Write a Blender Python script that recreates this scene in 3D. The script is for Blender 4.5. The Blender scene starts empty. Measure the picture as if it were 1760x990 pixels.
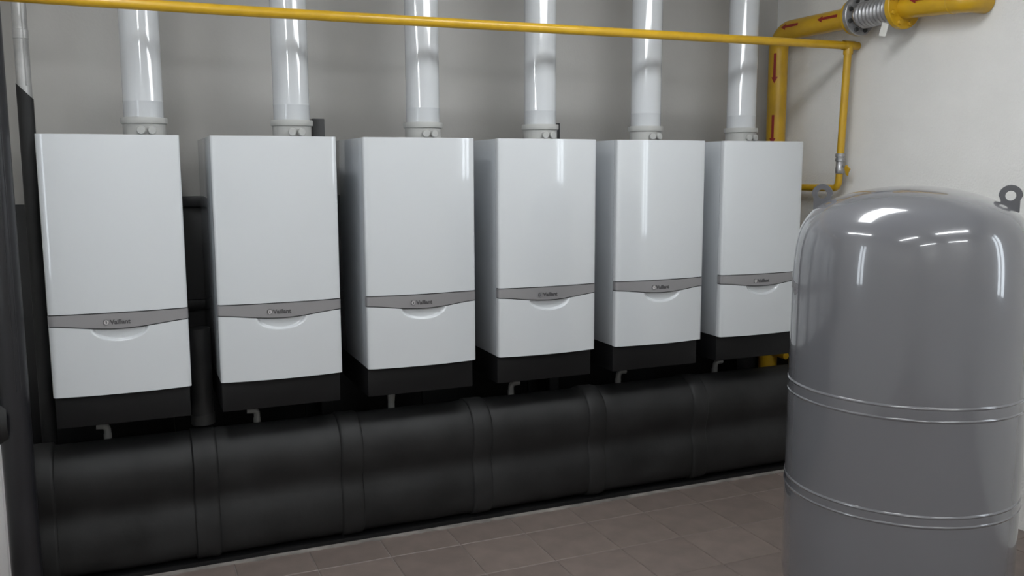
import bpy, bmesh, math, random
from mathutils import Vector, Matrix
random.seed(4)
S = bpy.context.scene
COL = S.collection
PI = math.pi

# ------------------------------------------------------------------ camera
cam_d = bpy.data.cameras.new('camera')
cam = bpy.data.objects.new('camera', cam_d)
COL.objects.link(cam)
cam_d.sensor_width = 36.0
cam_d.lens = 31.74
cam_d.clip_start = 0.05
rot = (Matrix.Rotation(-0.40590, 3, 'Z') @ Matrix.Rotation(PI / 2 - 0.13311, 3, 'X') @ Matrix.Rotation(-0.00276, 3, 'Z'))
cam.matrix_world = Matrix.Translation((0.2726, -3.635, 1.600)) @ rot.to_4x4()
S.camera = cam

# ------------------------------------------------------------------ world, exposure
w = bpy.data.worlds.new('world'); S.world = w
w.use_nodes = True
w.node_tree.nodes['Background'].inputs[0].default_value = (0.75, 0.85, 1.0, 1)
w.node_tree.nodes['Background'].inputs[1].default_value = 1.0
S.view_settings.view_transform = 'Standard'
S.view_settings.look = 'None'
S.view_settings.gamma = 1.0
S.view_settings.use_curve_mapping = False
S.view_settings.exposure = 0.22
TUBE_POWER = 22.0
WIDE_POWER = 13.0       # broad fitting close to the tank        # emission strength of the fluorescent diffusers
PANE_POWER = 7.0        # daylight in the frosted window panes

# ------------------------------------------------------------------ materials
def mat(name, col, rough=0.5, metal=0.0, noise=0.0, nscale=8.0, bump=0.0, bscale=60.0, coat=0.0, rand=0.0, spec=0.5):
    m = bpy.data.materials.new(name); m.use_nodes = True
    nt = m.node_tree; b = nt.nodes['Principled BSDF']
    b.inputs['Base Color'].default_value = (*col, 1)
    b.inputs['Roughness'].default_value = rough
    b.inputs['Metallic'].default_value = metal
    b.inputs['Specular IOR Level'].default_value = spec
    if coat:
        b.inputs['Coat Weight'].default_value = coat
        b.inputs['Coat Roughness'].default_value = 0.035
    tc = nt.nodes.new('ShaderNodeTexCoord')
    if noise or rand:
        mix = nt.nodes.new('ShaderNodeMixRGB'); mix.blend_type = 'MULTIPLY'
        mix.inputs[0].default_value = 1.0
        mix.inputs[1].default_value = (*col, 1)
        val = None
        if noise:
            n = nt.nodes.new('ShaderNodeTexNoise'); n.inputs['Scale'].default_value = nscale
            n.inputs['Detail'].default_value = 5
            nt.links.new(tc.outputs['Object'], n.inputs['Vector'])
            r = nt.nodes.new('ShaderNodeMapRange')
            r.inputs[1].default_value = 0.3; r.inputs[2].default_value = 0.7
            r.inputs[3].default_value = 1 - noise; r.inputs[4].default_value = 1 + noise
            nt.links.new(n.outputs['Fac'], r.inputs[0]); val = r.outputs[0]
        if rand:
            oi = nt.nodes.new('ShaderNodeObjectInfo')
            r2 = nt.nodes.new('ShaderNodeMapRange')
            r2.inputs[3].default_value = 1 - rand; r2.inputs[4].default_value = 1 + rand
            nt.links.new(oi.outputs['Random'], r2.inputs[0])
            if val:
                mu = nt.nodes.new('ShaderNodeMath'); mu.operation = 'MULTIPLY'
                nt.links.new(val, mu.inputs[0]); nt.links.new(r2.outputs[0], mu.inputs[1]); val = mu.outputs[0]
            else: val = r2.outputs[0]
        nt.links.new(val, mix.inputs[2])
        nt.links.new(mix.outputs[0], b.inputs['Base Color'])
    if bump:
        n2 = nt.nodes.new('ShaderNodeTexNoise'); n2.inputs['Scale'].default_value = bscale
        n2.inputs['Detail'].default_value = 4
        nt.links.new(tc.outputs['Object'], n2.inputs['Vector'])
        bp = nt.nodes.new('ShaderNodeBump'); bp.inputs['Strength'].default_value = bump
        bp.inputs['Distance'].default_value = 0.004
        nt.links.new(n2.outputs['Fac'], bp.inputs['Height'])
        nt.links.new(bp.outputs[0], b.inputs['Normal'])
    return m

def emit(name, col, strength):
    m = bpy.data.materials.new(name); m.use_nodes = True
    nt = m.node_tree; nt.nodes.clear()
    e = nt.nodes.new('ShaderNodeEmission'); o = nt.nodes.new('ShaderNodeOutputMaterial')
    e.inputs[0].default_value = (*col, 1); e.inputs[1].default_value = strength
    nt.links.new(e.outputs[0], o.inputs[0])
    return m

M = dict(
    wall_grey=mat('back_wall_grey', (0.47, 0.458, 0.437), 0.8, noise=0.05, nscale=3, bump=0.12, bscale=90),  # back wall: one even grey, darker than the other walls
    wall_white=mat('white_plaster', (0.79, 0.782, 0.758), 0.85, noise=0.03, nscale=4, bump=0.9, bscale=95),
    ceiling=mat('ceiling_paint', (0.6, 0.6, 0.58), 0.9),
    grout=mat('grout', (0.25, 0.23, 0.215), 0.9, noise=0.35, nscale=7),
    tile=mat('brown_tile', (0.172, 0.136, 0.120), 0.5, noise=0.14, nscale=9, bump=0.08, bscale=40, rand=0.07),
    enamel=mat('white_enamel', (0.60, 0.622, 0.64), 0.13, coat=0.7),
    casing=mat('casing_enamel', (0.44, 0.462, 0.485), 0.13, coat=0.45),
    silver=mat('silver_trim', (0.29, 0.283, 0.29), 0.36, metal=0.3),
    letter=mat('logo_grey', (0.07, 0.068, 0.072), 0.4),
    chrome=mat('emblem_chrome', (0.75, 0.75, 0.76), 0.2, metal=0.8),
    gap_shade=mat('dark_gap', (0.03, 0.03, 0.032), 0.7),
    flue=mat('white_flue', (0.56, 0.577, 0.595), 0.12, coat=0.5),
    collar=mat('grey_plastic_collar', (0.42, 0.42, 0.405), 0.5),
    rubber=mat('black_insulation', (0.0105, 0.0105, 0.0108), 0.6, noise=0.6, nscale=5, bump=0.25, bscale=25, spec=0.42),
    black=mat('black_sheet', (0.0032, 0.0032, 0.0038), 0.6, spec=0.35),
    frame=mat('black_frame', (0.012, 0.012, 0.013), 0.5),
    pole=mat('dark_wrapped_pipe', (0.013, 0.013, 0.0155), 0.33, noise=0.2, nscale=6, bump=0.1, bscale=30),
    alu=mat('aluminium_foil', (0.42, 0.42, 0.415), 0.38, metal=0.5, noise=0.12, nscale=20, bump=0.2, bscale=30),
    drain=mat('grey_drain', (0.19, 0.19, 0.185), 0.5),
    yellow=mat('yellow_gas_paint', (0.57, 0.338, 0.014), 0.35, noise=0.08, nscale=12, coat=0.2),
    red=mat('red_arrow', (0.25, 0.018, 0.016), 0.5),
    steel=mat('galvanised_steel', (0.42, 0.42, 0.43), 0.35, metal=0.7, noise=0.2, nscale=40),
    bolt=mat('dark_bolt', (0.06, 0.06, 0.06), 0.45, metal=0.6),
    tag=mat('paper_tag', (0.75, 0.74, 0.7), 0.8),
    tank=mat('grey_tank_enamel', (0.150, 0.151, 0.163), 0.2, coat=1.0),
    lug=mat('grey_lug', (0.105, 0.105, 0.113), 0.45),
    white=mat('white_panel', (0.86, 0.84, 0.84), 0.6),
    lamp=mat('lamp_housing', (0.7, 0.7, 0.7), 0.5),
    wide=emit('wide_diffuser', (0.95, 0.98, 1.0), WIDE_POWER),
    mortar=mat('mortar', (0.22, 0.20, 0.185), 0.9, noise=0.4, nscale=9),
    tube=emit('lamp_diffuser', (0.95, 0.98, 1.0), TUBE_POWER),
    pane=emit('daylit_pane', (0.85, 0.93, 1.0), PANE_POWER),
    wframe=mat('window_frame', (0.5, 0.5, 0.5), 0.5),
)

# ------------------------------------------------------------------ helpers
def finish(bm, name, m, parent=None, smooth=True, angle=35):
    bmesh.ops.recalc_face_normals(bm, faces=bm.faces)
    me = bpy.data.meshes.new(name)
    if smooth:
        for f in bm.faces: f.smooth = True
        a = math.radians(angle)
        for e in bm.edges:
            if len(e.link_faces) == 2 and e.calc_face_angle(0) > a: e.smooth = False
    bm.to_mesh(me); bm.free()
    me.materials.append(m)
    return link(name, me, parent)

def link(name, me, parent=None, loc=None):
    o = bpy.data.objects.new(name, me); COL.objects.link(o)
    if parent is not None: o.parent = parent
    if loc is not None: o.location = loc
    return o

def thing(name, label, cat, loc=(0, 0, 0), group=None, rz=0):
    o = bpy.data.objects.new(name, None); COL.objects.link(o)
    o.empty_display_size = 0.05
    o.location = loc; o.rotation_euler = (0, 0, rz)
    o['label'] = label; o['category'] = cat
    if group: o['group'] = group
    return o

def structure(o):
    o['kind'] = 'structure'; return o

def box(bm, x0, x1, y0, y1, z0, z1, bev=0.0, seg=2):
    r = bmesh.ops.create_cube(bm, size=1)
    vs = r['verts']
    for v in vs:
        v.co = Vector((x0 + (v.co.x + .5) * (x1 - x0), y0 + (v.co.y + .5) * (y1 - y0), z0 + (v.co.z + .5) * (z1 - z0)))
    if bev:
        es = list({e for v in vs for e in v.link_edges})
        bmesh.ops.bevel(bm, geom=es, offset=bev, segments=seg, affect='EDGES', profile=0.5)
    return bm

def lathe(bm, prof, n=48, origin=(0, 0, 0), axis='Z'):
    """prof: list of (radius, height); radius 0 ends are closed to a point."""
    ox, oy, oz = origin
    rings = []
    def P(r, h, a):
        c, s = r * math.cos(a), r * math.sin(a)
        if axis == 'Z': return (ox + c, oy + s, oz + h)
        if axis == 'X': return (ox + h, oy + c, oz + s)
        return (ox + s, oy + h, oz + c)
    for r, h in prof:
        if r < 1e-6: rings.append([bm.verts.new(P(0, h, 0))])
        else: rings.append([bm.verts.new(P(r, h, 2 * PI * k / n)) for k in range(n)])
    for a, b in zip(rings, rings[1:]):
        if len(a) == 1 and len(b) == 1: continue
        for k in range(n):
            k2 = (k + 1) % n
            if len(a) == 1: bm.faces.new((a[0], b[k], b[k2]))
            elif len(b) == 1: bm.faces.new((a[k], a[k2], b[0]))
            else: bm.faces.new((a[k], a[k2], b[k2], b[k]))
    return bm

def fillet(pts, r, seg=8):
    pts = [Vector(p) for p in pts]
    out = [pts[0]]
    for i in range(1, len(pts) - 1):
        a, b, c = pts[i - 1], pts[i], pts[i + 1]
        d1, d2 = (a - b).normalized(), (c - b).normalized()
        ang = d1.angle(d2)
        if ang > PI - 0.01: out.append(b); continue
        t = min(r / math.tan(ang / 2), (a - b).length * .49, (c - b).length * .49)
        rr = t * math.tan(ang / 2)
        cen = b + (d1 + d2).normalized() * (rr / math.sin(ang / 2))
        p, q = b + d1 * t - cen, b + d2 * t - cen
        for k in range(seg + 1): out.append(cen + p.normalized().slerp(q.normalized(), k / seg) * rr)
    out.append(pts[-1])
    return out

def tube(bm, pts, r, n=20, cap=True):
    pts = [Vector(p) for p in pts]
    t0 = (pts[1] - pts[0]).normalized()
    u = t0.orthogonal().normalized()
    rings = []
    for i, p in enumerate(pts):
        a = (pts[i] - pts[i - 1]).normalized() if i else None
        b = (pts[i + 1] - pts[i]).normalized() if i < len(pts) - 1 else None
        t = (a + b).normalized() if a and b else (a or b)
        u = (u - t * u.dot(t)).normalized()
        v = t.cross(u)
        rr = r[i] if isinstance(r, (list, tuple)) else r
        rings.append([bm.verts.new(p + (u * math.cos(2 * PI * k / n) + v * math.sin(2 * PI * k / n)) * rr) for k in range(n)])
    for a, b in zip(rings, rings[1:]):
        for k in range(n):
            bm.faces.new((a[k], a[(k + 1) % n], b[(k + 1) % n], b[k]))
    if cap:
        bm.faces.new(rings[0][::-1]); bm.faces.new(rings[-1])
    return bm

def prism(bm, outline, axis, lo, hi):
    """extrude a closed 2-D outline along an axis ('X': outline is (y,z); 'Y': (x,z); 'Z': (x,y))"""
    def P(a, b, h):
        return {'X': (h, a, b), 'Y': (a, h, b), 'Z': (a, b, h)}[axis]
    A = [bm.verts.new(P(a, b, lo)) for a, b in outline]
    B = [bm.verts.new(P(a, b, hi)) for a, b in outline]
    n = len(outline)
    for k in range(n): bm.faces.new((A[k], A[(k + 1) % n], B[(k + 1) % n], B[k]))
    bm.faces.new(A[::-1]); bm.faces.new(B)
    return bm

def text_mesh(body, size, extrude, offset):
    cu = bpy.data.curves.new('lettering', 'FONT')
    cu.body = body; cu.size = size; cu.extrude = extrude; cu.offset = offset
    cu.align_x = 'LEFT'; cu.align_y = 'BOTTOM_BASELINE'
    o = bpy.data.objects.new('lettering', cu); COL.objects.link(o)
    dg = bpy.context.evaluated_depsgraph_get()
    me = bpy.data.meshes.new_from_object(o.evaluated_get(dg))
    bpy.data.objects.remove(o); bpy.data.curves.remove(cu)
    return me

# ------------------------------------------------------------------ room shell
XL, XR, YB, YF, ZC = -0.80, 3.853, 0.75, -5.60, 2.95
bm = bmesh.new(); box(bm, XL - .1, XR + .1, YF - .1, YB + .1, -0.12, -0.004)
floor = structure(finish(bm, 'floor', M['grout'], smooth=False))
TP = 0.304
bm = bmesh.new(); box(bm, -.1505, .1505, -.1505, .1505, -0.004, 0.0)
for f in bm.faces: f.smooth = False
vs = [e for e in bm.edges if all(v.co.z > -1e-4 for v in e.verts)]
bmesh.ops.bevel(bm, geom=vs, offset=0.0025, segments=1, affect='EDGES')
tile_me = bpy.data.meshes.new('tile'); bm.to_mesh(tile_me); bm.free(); tile_me.materials.append(M['tile'])
def tile_strip(x0, x1, y0, y1):
    me = bpy.data.meshes.new('tile_cut'); b = bmesh.new(); box(b, x0, x1, y0, y1, -0.004, 0.0)
    b.to_mesh(me); b.free(); me.materials.append(M['tile']); return me
gx = [2.434 + TP / 2 + TP * k for k in range(-11, 5)]
gy = [-0.469 + TP / 2 + TP * k for k in range(-16, 4)]
for x in gx:
    for y in gy:
        x0, x1, y0, y1 = x - .1505, x + .1505, y - .1505, y + .1505
        if x1 < XL or x0 > XR or y0 > YB or y1 < YF: continue
        if y0 > 0.25: continue
        if x0 < XL or x1 > XR or y1 > YB:
            link('tile', tile_strip(max(x0, XL) , min(x1, XR), y0, min(y1, YB)), floor)
        else:
            link('tile', tile_me, floor, (x, y, 0))

bm = bmesh.new(); box(bm, XL - .1, XR + .1, YB, YB + .1, -.12, ZC + .1)
structure(finish(bm, 'wall_back', M['wall_grey'], smooth=False))
bm = bmesh.new(); box(bm, XR, XR + .1, YF - .1, YB, -.12, ZC + .1)
structure(finish(bm, 'wall_right', M['wall_white'], smooth=False))
bm = bmesh.new(); box(bm, XL - .1, XL, YF - .1, YB, -.12, ZC + .1)
structure(finish(bm, 'wall_left', M['wall_white'], smooth=False))
bm = bmesh.new(); box(bm, XL, XR, YF - .1, YF, -.12, ZC + .1)
structure(finish(bm, 'wall_front', M['wall_white'], smooth=False))
bm = bmesh.new(); box(bm, XL, XR, YF, YB, ZC, ZC + .1)
structure(finish(bm, 'ceiling', M['ceiling'], smooth=False))

# daylit windows in the side walls, outside the frame
def window(n, side, y0, y1, z0, z1):
    s = 1 if side == 'right' else -1
    X = XR if s > 0 else XL
    bm = bmesh.new()
    ym = (y0 + y1) / 2
    for a in ((y0, y1, z0, z0 + .05), (y0, y1, z1 - .05, z1), (y0, y0 + .05, z0 + .05, z1 - .05), (y1 - .05, y1, z0 + .05, z1 - .05), (ym - .025, ym + .025, z0 + .05, z1 - .05)):
        box(bm, min(X, X - s * .05), max(X, X - s * .05), a[0], a[1], a[2], a[3])
    win = structure(finish(bm, 'window_%d' % n, M['wframe'], smooth=False))
    for a, b in ((y0 + .05, ym - .025), (ym + .025, y1 - .05)):
        bm = bmesh.new(); box(bm, min(X - s * .005, X - s * .02), max(X - s * .005, X - s * .02), a, b, z0 + .05, z1 - .05)
        finish(bm, 'pane', M['pane'], win, smooth=False)
window(1, 'left', -1.62, -1.20, 1.0, 2.3)
window(2, 'right', -3.30, -2.80, 1.0, 2.3)

# fluorescent ceiling fittings (above and behind the frame)
def lamp(cx, cy, along, label, L=1.2, W=0.14, m='tube'):
    dx, dy = (L / 2, W / 2) if along == 'X' else (W / 2, L / 2)
    t = thing('ceiling_light', label, 'ceiling light', (cx, cy, ZC), 'fluorescent ceiling fittings')
    bm = bmesh.new(); box(bm, -dx - .02, dx + .02, -dy - .02, dy + .02, -.05, 0, .006)
    finish(bm, 'housing', M['lamp'], t)
    bm = bmesh.new(); box(bm, -dx, dx, -dy, dy, -.075, -.05, .008)
    finish(bm, 'diffuser', M[m], t)
lamp(2.15, -1.00, 'X', 'wide fluorescent ceiling fitting above the grey expansion tank', 1.3, .42, 'wide')
lamp(0.20, -0.95, 'Y', 'long fluorescent ceiling fitting above the left half of the boiler row')
lamp(2.55, -3.20, 'X', 'long fluorescent ceiling fitting beside the right window, behind the viewer')
lamp(0.55, -3.20, 'X', 'long fluorescent ceiling fitting directly over the viewer')
lamp(2.55, -4.90, 'X', 'long fluorescent ceiling fitting at the rear right of the room')
lamp(0.55, -4.90, 'X', 'long fluorescent ceiling fitting at the rear left of the room')

# ------------------------------------------------------------------ boilers
W, H, PITCH, ZB = 0.482, 0.96, 0.59035, 0.762
BOW = 0.02
def bow(x, off=0.0):
    u = (x - W / 2) / (W / 2)
    return -BOW * (1 - u * u) - off
ZBT = 0.305                                   # straight top edge of the trim band
def zcurve(x):
    u = (x - W / 2) / (W / 2)
    return 0.267 - 0.018 * (0.5 + 0.5 * math.cos(PI * max(-1, min(1, u)))) ** 0.8
def section(off, dense):
    """front-panel section (x, y) from the left return round the bowed face to the right return"""
    L = [(0.0 - off, 0.0300), (0.0 - off, 0.012), (0.0015 - off * .7, 0.0055), (0.005, 0.0015 - off * .8)]
    xs = []
    if dense:
        n1 = 10
        xs += [0.012 + (W / 2 - .115 - .012) * k / n1 for k in range(n1)]
        n2 = 64
        xs += [W / 2 - .115 + .23 * k / n2 for k in range(n2 + 1)]
        xs += [W / 2 + .115 + (W / 2 - .115 - .012) * k / n1 for k in range(1, n1 + 1)]
    else:
        xs = [0.012 + (W - .024) * k / 28 for k in range(29)]
    mid = [(x, bow(x, off)) for x in xs]
    Rr = [(W - a, b) for a, b in L[::-1]]
    return L + mid + Rr
def panel(off, dense, zfun, disp=None, close=True):
    sec = section(off, dense)
    bm = bmesh.new()
    rows = []
    for x, y in sec:
        xc = max(0, min(W, x))
        zs = zfun(xc)
        rows.append([bm.verts.new((x, y + (disp(xc, z) if disp and 0.02 < xc < W - .02 else 0), z)) for z in zs])
    for a, b in zip(rows, rows[1:]):
        for k in range(len(a) - 1): bm.faces.new((a[k], b[k], b[k + 1], a[k + 1]))
    # inner returns along top and bottom edges, so the panel has thickness
    for idx in (0, -1):
        inner = [bm.verts.new((r[idx].co.x * .98 + W * .01, max(r[idx].co.y + .012, r[idx].co.y), r[idx].co.z)) for r in rows]
        for k in range(len(rows) - 1):
            bm.faces.new((rows[k][idx], rows[k + 1][idx], inner[k + 1], inner[k]))
    return bm
SC_W, SC_H, SC_D = 0.102, 0.052, 0.013
def scoop(x, z):
    zc = zcurve(x)
    r = math.sqrt(((x - W / 2) / SC_W) ** 2 + ((0.249 + .004 - z) / SC_H) ** 2)
    t = max(0.0, min(1.0, (1 - r) / 0.17))
    return SC_D * (t * t * (3 - 2 * t))
def z_lower(x):
    zt = zcurve(x) - 0.0042
    zs = [0.0, 0.03, 0.08, 0.14, 0.175]
    n = 40
    return zs + [0.185 + (zt - 0.185) * k / n for k in range(n + 1)]
letters = text_mesh('Vaillant', 0.0235, 0.0006, 0.0009)
lw = max(v.co.x for v in letters.vertices) - min(v.co.x for v in letters.vertices)

LAB = ['white wall boiler at the far left, next to the black vertical pipe',
       'white wall boiler second from the left, a black post end showing above its right corner',
       'white wall boiler third from the left, with its shaded left side showing',
       'white wall boiler fourth from the left, third from the right wall',
       'white wall boiler fifth from the left, just left of the last one',
       'white wall boiler at the right end, partly hidden by the grey tank']
DRAIN = [(-1, .012), (-1, 0), (0, -.004), (1, -.010), (1, -.018), (1, -.026)]
def drain(i):
    hand, dx = DRAIN[i]
    x = .157 + dx
    bm = bmesh.new()
    if hand:
        tube(bm, fillet([(x + hand * .040, .205, .588 - ZB), (x, .205, .585 - ZB), (x, .212, .528 - ZB)], .018, 6), .0135, 14)
    else:
        tube(bm, [(x, .208, .60 - ZB), (x, .212, .528 - ZB)], [.0185, .0130], 14)
    lathe(bm, [(.013, 0), (.0155, 0), (.0155, .022), (.013, .022)], 14, (x, .2118, .529 - ZB))
    return bm
def make_boiler():
    t = thing('wall_boiler', '', 'boiler', (0, 0, ZB), 'row of six white wall boilers')
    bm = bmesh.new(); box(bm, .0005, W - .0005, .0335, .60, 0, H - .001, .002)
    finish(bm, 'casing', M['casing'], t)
    up = finish(panel(0, False, lambda x: [ZBT + .0042, .45, .6, .75, .9, H - .004, H]), 'front_cover', M['enamel'], t)
    lo = finish(panel(0, True, z_lower, scoop), 'lower_flap', M['enamel'], t, angle=50)
    bm = panel(-.0035, False, lambda x: [zcurve(x) - .0042, ZBT + .0042])
    box(bm, .004, W - .004, .028, .0345, .003, H - .004)
    finish(bm, 'shadow_gap', M['gap_shade'], t)  # dark sheet put in behind the panel joints as the shade of the grooves
    band = finish(panel(.0008, False, lambda x: [zcurve(x), (zcurve(x) + ZBT) / 2, ZBT]), 'trim_band', M['silver'], t)
    band['label'] = 'silver curved trim band with dark lettering'
    y0 = bow(W / 2, .0008)
    zl = 0.2655
    me = letters.copy(); me.materials.clear(); me.materials.append(M['letter'])
    R90 = Matrix.Rotation(PI / 2, 4, 'X')
    x0 = W / 2 - .056 + .022
    me.transform(Matrix.Translation((x0, 0, zl)) @ R90)
    for v in me.vertices: v.co.y += bow(v.co.x, .0013)
    link('lettering', me, band)
    # round emblem: ring with a hare-eared head inside
    bm = bmesh.new()
    ex, ez = W / 2 - .047, zl + .0082
    ey = bow(ex, .0008)
    lathe(bm, [(.0112, -.0003), (.0112, .0018), (.0085, .0018), (.0085, -.0003)], 32, (ex, ey - .0016, ez), 'Y')
    finish(bm, 'emblem_ring', M['letter'], band)
    bm = bmesh.new()
    lathe(bm, [(0, .0), (.0085, .0), (.0085, .0012)], 32, (ex, ey - .0012, ez), 'Y')
    finish(bm, 'emblem_disc', M['chrome'], band)
    bm = bmesh.new()
    hare = [(-.0035, -.0055), (.0035, -.0055), (.0042, -.001), (.0022, .001), (.0046, .0062), (.0022, .0058), (.0005, .0015), (-.0005, .0015), (-.0022, .0058), (-.0046, .0062), (-.0022, .001), (-.0042, -.001)]
    prism(bm, [(ex + a * .6, ez + b * .8) for a, b in hare], 'Y', ey - .0017, ey - .0006)
    finish(bm, 'emblem_hare', M['letter'], band, smooth=False)
    # black cover round the connections under the boiler
    bm = bmesh.new(); box(bm, .004, W - .006, .03, .52, 0.636 - ZB, -.001, .004)
    finish(bm, 'connection_cover', M['black'], t)
    # grey condensate drain: bend below the cover, then down towards the header (hand of the bend differs per unit)
    finish(drain(0), 'drain_pipe', M['drain'], t)
    return t
def dup(root, loc):
    r = root.copy(); COL.objects.link(r); r.location = loc
    for ch in root.children:
        c = ch.copy(); COL.objects.link(c); c.parent = r
        for g in ch.children:
            d = g.copy(); COL.objects.link(d); d.parent = c
    return r
b0 = make_boiler()
bpy.context.view_layer.update()
for i in range(6):
    b = b0 if i == 0 else dup(b0, (i * PITCH, 0, ZB))
    b['label'] = LAB[i]
    if i:
        for c in b.children:
            if c.name.startswith('drain_pipe'):
                tmp = finish(drain(i), 'drain_pipe', M['drain']); c.data = tmp.data
                bpy.data.objects.remove(tmp)

# ------------------------------------------------------------------ flues
ZT = ZB + H
FLAB = ['white flue pipe rising from the far left boiler',
        'white flue pipe rising from the second boiler from the left',
        'white flue pipe rising from the third boiler from the left',
        'white flue pipe rising from the fourth boiler from the left',
        'white flue pipe rising from the fifth boiler from the left',
        'white flue pipe nearest the thick yellow gas pipe, above the right end boiler']
def make_flue():
    t = thing('flue_pipe', '', 'flue pipe', (.372, .36, ZT - .002), 'row of six white flue pipes')
    bm = bmesh.new()
    lathe(bm, [(.076, .05), (.076, .142), (.0768, .144), (.0768, .147), (.076, .149), (.076, ZC - ZT + .002)], 64)
    finish(bm, 'pipe', M['flue'], t)
    bm = bmesh.new()
    lathe(bm, [(.0, 0.0), (.081, 0.0), (.081, .055), (.088, .058), (.089, .064), (.089, .078), (.0875, .081), (.0765, .082), (.0765, .06)], 64)
    col = finish(bm, 'collar', M['collar'], t)
    for s in (-1, 1):
        a = -PI / 2 + .05 + s * .21
        bm = bmesh.new()
        lathe(bm, [(0, .021), (.0145, .021), (.017, .018), (.017, .008), (.011, .006), (.011, -.006)], 18, (0, 0, 0), 'X')
        bmesh.ops.rotate(bm, verts=bm.verts, cent=(0, 0, 0), matrix=Matrix.Rotation(a, 3, 'Z'))
        bmesh.ops.translate(bm, verts=bm.verts, vec=(.081 * math.cos(a), .081 * math.sin(a), .029))
        finish(bm, 'port_cap', M['collar'], col)
    bm = bmesh.new(); lathe(bm, [(0, 0), (.096, 0), (.096, .008), (.081, .008)], 48)
    finish(bm, 'base_ring', M['collar'], t)
    return t
f0 = make_flue()
bpy.context.view_layer.update()
for i in range(6):
    f = f0 if i == 0 else dup(f0, (.372 + i * .5890, .36, ZT - .002))
    f['label'] = FLAB[i]

# ------------------------------------------------------------------ mounting frame behind the boilers
fr = thing('mounting_frame', 'black steel mounting frame standing behind the row of white boilers', 'frame', (0, .66, 0))
for z0, z1 in ((1.43, 1.475), (.965, 1.01)):
    bm = bmesh.new(); box(bm, -.05, 5 * PITCH + W + .02, -.035, .0, z0, z1, .003)
    finish(bm, 'rail', M['frame'], fr)
for i in (1, 3, 5):
    x = i * PITCH + W
    bm = bmesh.new(); box(bm, x + .003, x + .057, -.17, -.036, 0.0, 1.818, .003)
    finish(bm, 'post', M['frame'], fr)
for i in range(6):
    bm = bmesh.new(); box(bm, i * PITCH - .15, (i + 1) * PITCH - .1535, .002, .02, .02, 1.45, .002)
    finish(bm, 'dark_fill_panel', M['frame'], fr)  # near-black sheets added to make the gaps behind the boilers dark
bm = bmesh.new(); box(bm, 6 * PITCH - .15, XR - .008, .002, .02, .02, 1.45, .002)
finish(bm, 'dark_fill_panel', M['frame'], fr)
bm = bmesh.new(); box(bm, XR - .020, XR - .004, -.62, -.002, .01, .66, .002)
finish(bm, 'dark_side_fill', M['frame'], fr)  # added near-black sheet, darkens the wall area right of the last boiler

# ------------------------------------------------------------------ insulated header along the floor
hd = thing('header_pipe', 'long black insulated double header pipe lying on the floor under the boilers', 'pipe', (0, 0, 0))
def header_section(off):
    """closed (y, z) outline of two stacked pipes wrapped together, with a shallow waist"""
    r = .130 + off; yc = .170; z1, z2 = .150, .406
    pts = []
    N = 20
    for k in range(N + 1):                       # upper lobe from back to front
        a = PI * k / N
        pts.append((yc + r * math.cos(a), z2 + r * math.sin(a)))
    fr_ = [(yc - r + .001, z2 - .03), (yc - r + .007, z2 - .065), (yc - r + .018, z2 - .098), (yc - r + .024, (z1 + z2) / 2)]
    pts += fr_
    pts += [(y, z1 + z2 - z) for y, z in fr_[-2::-1]]
    for k in range(N + 1):
        a = PI + PI * k / N
        c, sn = math.cos(a), math.sin(a)
        pts.append((yc + r * math.copysign(abs(c) ** .62, c), z1 + r * math.copysign(abs(sn) ** .62, sn)))
    return pts
gaps = [(.471, .571), (1.063, 1.163), (1.661, 1.757), (2.250, 2.346), (2.838, 2.930)]
edges = [-.09] + [v for g in gaps for v in g] + [3.72]
def header_piece(x0, x1, off, name, rough_n):
    bm = bmesh.new()
    ends = [(x0, off - .010), (x0 + .006, off - .002), (x0 + .014, off)] + [(x0 + .014 + (x1 - x0 - .028) * k / rough_n, off) for k in range(1, rough_n)] + [(x1 - .014, off), (x1 - .006, off - .002), (x1, off - .010)]
    rings = []
    for x, o in ends:
        jit = random.uniform(-.0015, .0015)
        rings.append([bm.verts.new((x, y, max(.012, z))) for y, z in header_section(o + jit)])
    n = len(rings[0])
    for a, b in zip(rings, rings[1:]):
        for k in range(n): bm.faces.new((a[k], a[(k + 1) % n], b[(k + 1) % n], b[k]))
    bm.faces.new(rings[0]); bm.faces.new(rings[-1][::-1])
    return finish(bm, name, M['rubber'], hd, angle=60)
for k in range(0, len(edges) - 1, 2):
    header_piece(edges[k] - (.024 if k else 0), edges[k + 1] + (.024 if k < len(edges) - 2 else 0), 0.0, 'insulation_sleeve', 8)
for a, b in gaps:
    header_piece(a, b, .009, 'joint_collar', 2)
header_piece(-.110, -.02, .011, 'joint_collar', 2)
bm = bmesh.new(); box(bm, -.09, 3.72, .052, .30, 0.0, .02)
finish(bm, 'base_strip', M['black'], hd, smooth=False)
bm = bmesh.new()
xs = [-.09 + 3.81 * k / 120 for k in range(121)]
prism(bm, [(x, .020 + random.uniform(-.006, .006)) for x in xs] + [(x, .050) for x in xs[::-1]], 'Z', 0.0, .0035)
structure(finish(bm, 'trim_1', M['mortar'], smooth=False))

ri = thing('insulated_riser', 'short black insulated riser standing on the header between the two leftmost boilers', 'pipe', (.530, .19, .5555))
bm = bmesh.new(); lathe(bm, [(0, 0), (.044, 0), (.044, .10), (.0445, .20), (.044, .40), (0, .40)], 24)
finish(bm, 'sleeve', M['rubber'], ri)
bm = bmesh.new(); lathe(bm, [(.044, .0), (.0475, .003), (.0475, .045), (.044, .048)], 24)
finish(bm, 'tape_band', M['rubber'], ri)
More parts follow.
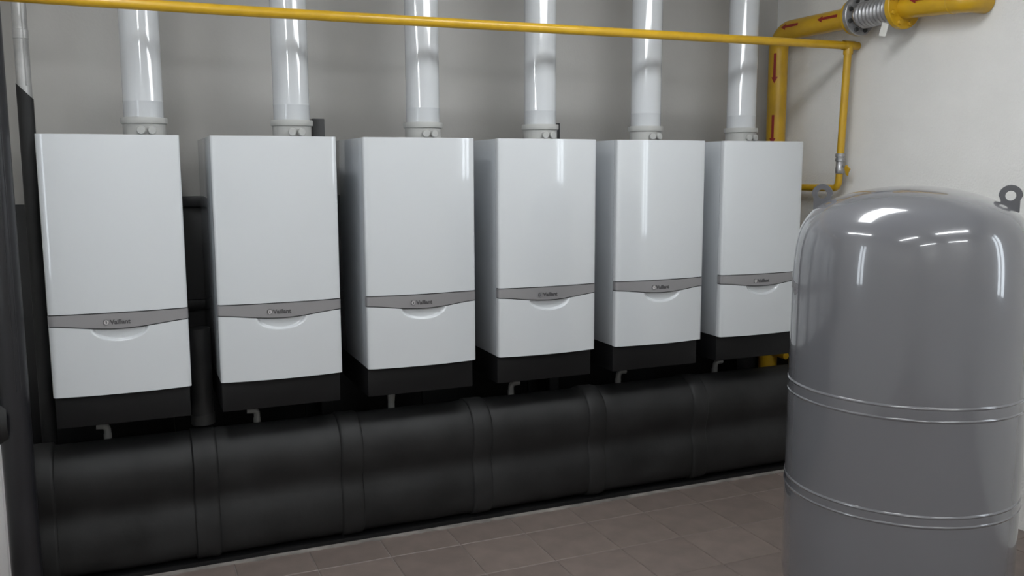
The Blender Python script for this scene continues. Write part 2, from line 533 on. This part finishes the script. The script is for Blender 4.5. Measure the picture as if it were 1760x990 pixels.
# ------------------------------------------------------------------ vertical pipes on the left
rp = thing('riser_pipe', 'thin vertical pipe, bare aluminium cladding above and black insulation below, beside the far left boiler', 'pipe', (-.049, .36, 0))
bm = bmesh.new()
n = 24
def cutz(a): return 1.895 - .030 * math.cos(a)
R1 = .029
lo = [bm.verts.new((R1 * math.cos(2 * PI * k / n), R1 * math.sin(2 * PI * k / n), 0.0)) for k in range(n)]
hi = [bm.verts.new((R1 * math.cos(2 * PI * k / n), R1 * math.sin(2 * PI * k / n), cutz(2 * PI * k / n))) for k in range(n)]
for k in range(n): bm.faces.new((lo[k], lo[(k + 1) % n], hi[(k + 1) % n], hi[k]))
bm.faces.new(lo[::-1]); bm.faces.new(hi)
finish(bm, 'black_insulation', M['rubber'], rp)
bm = bmesh.new()
R2 = .0265
lo = [bm.verts.new((R2 * math.cos(2 * PI * k / n), R2 * math.sin(2 * PI * k / n), cutz(2 * PI * k / n) - .003)) for k in range(n)]
hi = [bm.verts.new((R2 * math.cos(2 * PI * k / n), R2 * math.sin(2 * PI * k / n), ZC)) for k in range(n)]
for k in range(n): bm.faces.new((lo[k], lo[(k + 1) % n], hi[(k + 1) % n], hi[k]))
bm.faces.new(lo[::-1]); bm.faces.new(hi)
cl = finish(bm, 'aluminium_cladding', M['alu'], rp); cl['label'] = 'silver aluminium cladding'
bm = bmesh.new(); lathe(bm, [(.0265, 0), (.0285, .001), (.0285, .034), (.0265, .035)], 24, (0, 0, 2.09))
finish(bm, 'tape_band', M['alu'], rp)
bm = bmesh.new(); box(bm, .008, .013, -.0275, -.022, 1.915, ZC, .001)
finish(bm, 'lap_seam', M['alu'], rp)

pp = thing('insulated_pipe', 'thick dark grey wrapped vertical pipe at the left edge of the picture', 'pipe', (-.116, -.10, 0))
bm = bmesh.new(); lathe(bm, [(0, 0), (.05, 0), (.05, .5), (.0505, .9), (.05, 1.4), (.0503, 2.0), (.05, ZC), (0, ZC)], 40)
finish(bm, 'wrapping', M['pole'], pp)
for ang in (-1.25, -.95):
    bm = bmesh.new()
    tube(bm, [(.0498 * math.cos(ang), .0498 * math.sin(ang), .83), (.0498 * math.cos(ang), .0498 * math.sin(ang), 2.2)], .0022, 8)
    finish(bm, 'seam', M['pole'], pp)
bm = bmesh.new(); tube(bm, [(-.02, .02, .72), (-.683, .02, .72)], .085, 28)
br = finish(bm, 'branch', M['rubber'], pp); br['label'] = 'black insulated branch running left to the wall'

bm = bmesh.new(); box(bm, -.75, -.175, .05, .45, 0, .60, .004)
wc = thing('white_cabinet', 'low white panel cabinet behind the thick dark pipe at the lower left edge', 'cabinet', (0, 0, 0))
finish(bm, 'body', M['white'], wc)
bm = bmesh.new(); box(bm, -.735, -.19, .040, .05, .03, .57, .002)
finish(bm, 'door', M['white'], wc)

# ------------------------------------------------------------------ thin yellow gas pipe
def zthin(x): return 2.1975 + .0062 * (x + .05)
tg = thing('thin_gas_pipe', 'thin yellow gas pipe crossing in front of the white flues, dropping down the right wall', 'pipe', (0, 0, 0))
bm = bmesh.new(); tube(bm, [(XL + .004, .1, zthin(XL) + .022), (0.0, .1, zthin(0) + .007), (.7, .1, zthin(.7) + .001), (1.5, .1, zthin(1.5)), (XR - .003, .1, zthin(XR))], .0205, 24)
finish(bm, 'long_run', M['yellow'], tg)
XD = 3.785
bm = bmesh.new(); lathe(bm, [(.0245, -.035), (.0245, .035)], 24, (XD, .1, zthin(XD)), 'X')
lathe(bm, [(.0245, -.045), (.0245, 0)], 24, (XD, .1, zthin(XD)))
finish(bm, 'tee', M['yellow'], tg)
bm = bmesh.new(); tube(bm, [(XD, .1, zthin(XD)), (XD, .122, 1.665)], .0195, 22)
finish(bm, 'drop', M['yellow'], tg)
bm = bmesh.new()
tube(bm, fillet([(XD, .124, 1.56), (XD, .127, 1.484), (XD, .5, 1.482), (XD - .01, .56, 1.482)], .045, 10), .0185, 20)
finish(bm, 'lower_bend', M['yellow'], tg)
bm = bmesh.new()
lathe(bm, [(0, .0), (.02, 0), (.022, .004), (.022, .030), (.0195, .034), (.0195, .062), (.025, .064), (.025, .078), (.021, .080), (.021, .086), (.0255, .088), (.0255, .104), (.02, .106), (0, .106)], 20, (XD, .124, 1.562))
vl = finish(bm, 'ball_valve', M['steel'], tg); vl['label'] = 'steel ball valve with a yellow butterfly handle'
bm = bmesh.new()
tube(bm, [(XD, .124, 1.60), (XD + .004, .085, 1.60)], .006, 10)
finish(bm, 'valve_stem', M['steel'], vl)
bm = bmesh.new()
prism(bm, [(.052, 1.585), (.062, 1.592), (.078, 1.606), (.086, 1.600), (.090, 1.588), (.084, 1.578), (.078, 1.556), (.066, 1.550), (.064, 1.566)], 'X', XD + .000, XD + .008)
finish(bm, 'valve_handle', M['yellow'], vl, smooth=False)

# ------------------------------------------------------------------ thick yellow gas main
XG, ZG, RG = 3.745, 2.352, .0535
gm = thing('gas_main', 'thick yellow gas main with red arrows, running along the white wall and down the corner', 'pipe', (0, 0, 0))
bm = bmesh.new()
tube(bm, fillet([(XG, -.02, ZG), (XG, .60, ZG), (XG, .60, .30), (3.56, .60, .30)], .105, 12), RG, 32)
finish(bm, 'main_pipe', M['yellow'], gm)
bm = bmesh.new(); lathe(bm, [(0, 0), (.02, 0), (.02, .16), (0, .165)], 18)
bmesh.ops.rotate(bm, verts=bm.verts, cent=(0, 0, 0), matrix=Matrix.Rotation(PI / 2, 3, 'X'))
bmesh.ops.translate(bm, verts=bm.verts, vec=(XG, .60, .515))
finish(bm, 'drain_stub', M['yellow'], gm)
def flange(y0, y1, r, m, name, face):
    """bolted flange between y0 (far) and y1 (near)"""
    bm = bmesh.new()
    lathe(bm, [(.05, 0), (r - .003, 0), (r, .003), (r, y0 - y1 - .003), (r - .003, y0 - y1), (.05, y0 - y1)], 48, (XG, y1, ZG), 'Y')
    fl = finish(bm, name, m, gm)
    for k in range(8):
        a = 2 * PI * (k + .5) / 8
        bm = bmesh.new()
        lathe(bm, [(0, -.012), (.0105, -.012), (.0115, -.010), (.0115, .0), (.006, .0), (.006, y0 - y1), (.0115, y0 - y1), (.0115, y0 - y1 + .010), (0, y0 - y1 + .011)], 6, (XG + (r - .022) * math.sin(a), y1, ZG + (r - .022) * math.cos(a)), 'Y')
        finish(bm, 'bolt', M['bolt'] if face == 'steel' else M['yellow'], fl, smooth=False)
    return fl
flange(.035, .010, .088, M['yellow'], 'weld_flange', 'steel')
flange(.008, -.018, .098, M['steel'], 'steel_flange', 'steel')
flange(-.272, -.300, .104, M['yellow'], 'yellow_flange', 'yellow')
bm = bmesh.new()
prof = [(.045, -.018), (.056, -.022)]
for k in range(9):
    y = -.032 - k * .024
    prof += [(.051, y), (.063, y - .006), (.066, y - .012), (.063, y - .018)]
prof += [(.056, -.262), (.045, -.272)]
lathe(bm, [(r, y) for r, y in prof], 40, (XG, 0, ZG), 'Y')
bl = finish(bm, 'bellows', M['steel'], gm, angle=70); bl['label'] = 'corrugated silver steel expansion bellows'
bm = bmesh.new()
tube(bm, [(XG - .045, -.235, ZG - .064), (XG - .052, -.238, ZG - .074)], .001, 6)
box(bm, XG - .0535, XG - .0525, -.260, -.216, ZG - .132, ZG - .070)
bmesh.ops.rotate(bm, verts=bm.verts, cent=(XG - .053, -.238, ZG - .07), matrix=Matrix.Rotation(.3, 3, 'X'))
tgm = finish(bm, 'paper_tag', M['tag'], gm, smooth=False); tgm['label'] = 'small white hanging tag'
bm = bmesh.new()
tube(bm, fillet([(XG, -.296, ZG - .006), (XG, -.655, ZG - .030), (XR - .003, -.655, ZG - .030)], .075, 10), .050, 32)
finish(bm, 'wall_bend', M['yellow'], gm)
bm = bmesh.new(); lathe(bm, [(.050, -.003), (.0525, 0), (.050, .003)], 32, (XG, -.575, ZG - .025), 'Y')
finish(bm, 'weld_bead', M['yellow'], gm)

# red direction arrows wrapped on the pipe
def arrow(origin, axis, radius, ang, length):
    """origin = tail point on the pipe axis, axis = unit direction the arrow points"""
    axis = Vector(axis); o = Vector(origin)
    e1 = Vector((0, -1, 0)) if abs(axis.z) > .5 else Vector((-1, 0, 0))
    e2 = axis.cross(e1)
    def P(s, t, h):
        a = ang + t / radius
        return o + axis * s + (e1 * math.cos(a) + e2 * math.sin(a)) * (radius + h)
    bm = bmesh.new()
    hl = .034
    st = [(0, .0075), (length - hl, .0075), (length - hl, .0185), (length, .0008)]
    for h0 in (0.0012,):
        rows = []
        for s, hw in st:
            rows.append([bm.verts.new(P(s, hw * (k / 2 - 1), h0)) for k in range(5)])
        for i in (0, 2):
            for k in range(4): bm.faces.new((rows[i][k], rows[i][k + 1], rows[i + 1][k + 1], rows[i + 1][k]))
    finish(bm, 'direction_arrow', M['red'], gm)
AH = .25
arrow((XG, .385, ZG), (0, 1, 0), RG, AH, .135)
arrow((XG, .090, ZG), (0, 1, 0), RG, AH, .145)
arrow((XG, -.475, ZG), (0, 1, 0), .050, AH, .10)
arrow((XG, .60, 2.232), (0, 0, -1), RG, 1.02, .165)
arrow((XG, .60, 1.890), (0, 0, -1), RG, 1.02, .165)

# ------------------------------------------------------------------ expansion tank
TX, TY, TR = 2.662, -1.416, .370
va = math.atan2(.681, .733)
ZTOP = 1.537
tk = thing('expansion_tank', 'large glossy grey domed expansion tank standing on the floor at the right', 'tank', (TX, TY, 0), rz=va - PI / 2)
key = [(0, 0), (.15, .002), (.3, .0085), (.45, .0195), (.58, .034), (.68, .0490), (.77, .066), (.84, .086), (.90, .114), (.945, .148), (.972, .19), (.987, .235), (.996, .30), (1.0, .40)]
def spline(pts, n=6):
    out = []
    for i in range(len(pts) - 1):
        p0 = pts[i - 1] if i else (-pts[1][0], pts[1][1]); p1, p2 = pts[i], pts[i + 1]
        p3 = pts[i + 2] if i + 2 < len(pts) else (p2[0], 2 * p2[1] - p1[1])
        for k in range(n):
            t = k / n
            out.append(tuple(.5 * ((2 * p1[j]) + (-p0[j] + p2[j]) * t + (2 * p0[j] - 5 * p1[j] + 4 * p2[j] - p3[j]) * t * t + (-p0[j] + 3 * p1[j] - 3 * p2[j] + p3[j]) * t ** 3) for j in (0, 1)))
    return out + [pts[-1]]
prof = spline(key)
pf = [(TR * a, ZTOP - h) for a, h in prof]
low = [(1.0, .16), (.99, .12), (.96, .085), (.9, .06), (.78, .04), (.6, .025), (.3, .015), (0, .012)]
pf += [(TR, 1.0), (TR, .7), (TR, .4)] + [(TR * a, h + .05) for a, h in low]
bm = bmesh.new(); lathe(bm, pf, 96)
me_o = finish(bm, 'shell', M['tank'], tk, angle=60)
for z in (.880, .842, .543, .512):
    bm = bmesh.new()
    lathe(bm, [(TR - .001, -.007), (TR + .0015, -.004), (TR + .0030, 0), (TR + .0015, .004), (TR - .001, .007)], 96, (0, 0, z))
    finish(bm, 'weld_bead', M['tank'], tk)
for zc, hh in ((.861, .019), (.5275, .0155)):
    bm = bmesh.new()
    lathe(bm, [(TR - .001, -hh), (TR + .0012, -hh), (TR + .0012, hh), (TR - .001, hh)], 96, (0, 0, zc))
    finish(bm, 'joint_strip', M['tank'], tk)
def lug_bm():
    bm = bmesh.new()
    N = 28
    rout, rin, th = .034, .0155, .006
    out, inn = [], []
    for k in range(N):
        a = 2 * PI * k / N
        x, z = rout * math.cos(a), rout * math.sin(a)
        if z < 0:
            x = math.copysign(rout, x) if abs(math.cos(a)) > .5 else x * 1.6
            x = max(-rout * .8, min(rout * .8, x)); z = z * 1.9
        out.append((x, z)); inn.append((rin * math.cos(a), rin * math.sin(a)))
    lay = []
    for y in (-th, th):
        lay.append(([bm.verts.new((x, y, z)) for x, z in out], [bm.verts.new((x, y, z)) for x, z in inn]))
    (o0, i0), (o1, i1) = lay
    for k in range(N):
        q = (k + 1) % N
        bm.faces.new((o0[k], o0[q], i0[q], i0[k])); bm.faces.new((o1[k], i1[k], i1[q], o1[q]))
        bm.faces.new((o0[k], o1[k], o1[q], o0[q])); bm.faces.new((i0[k], i0[q], i1[q], i1[k]))
    return bm
for s in (-1, 1):
    bm = lug_bm()
    bmesh.ops.translate(bm, verts=bm.verts, vec=(s * .283, 0, 1.506))
    finish(bm, 'lifting_lug', M['lug'], tk)
for k in range(3):
    a = PI / 2 + 2 * PI * k / 3
    bm = bmesh.new()
    box(bm, -.03, .03, -.006, .006, .0, .22, .002)
    box(bm, -.04, .04, -.03, .03, .0, .008, .002)
    bmesh.ops.translate(bm, verts=bm.verts, vec=(0, TR * .90, 0))
    bmesh.ops.rotate(bm, verts=bm.verts, cent=(0, 0, 0), matrix=Matrix.Rotation(a, 3, 'Z'))
    finish(bm, 'leg', M['lug'], tk)
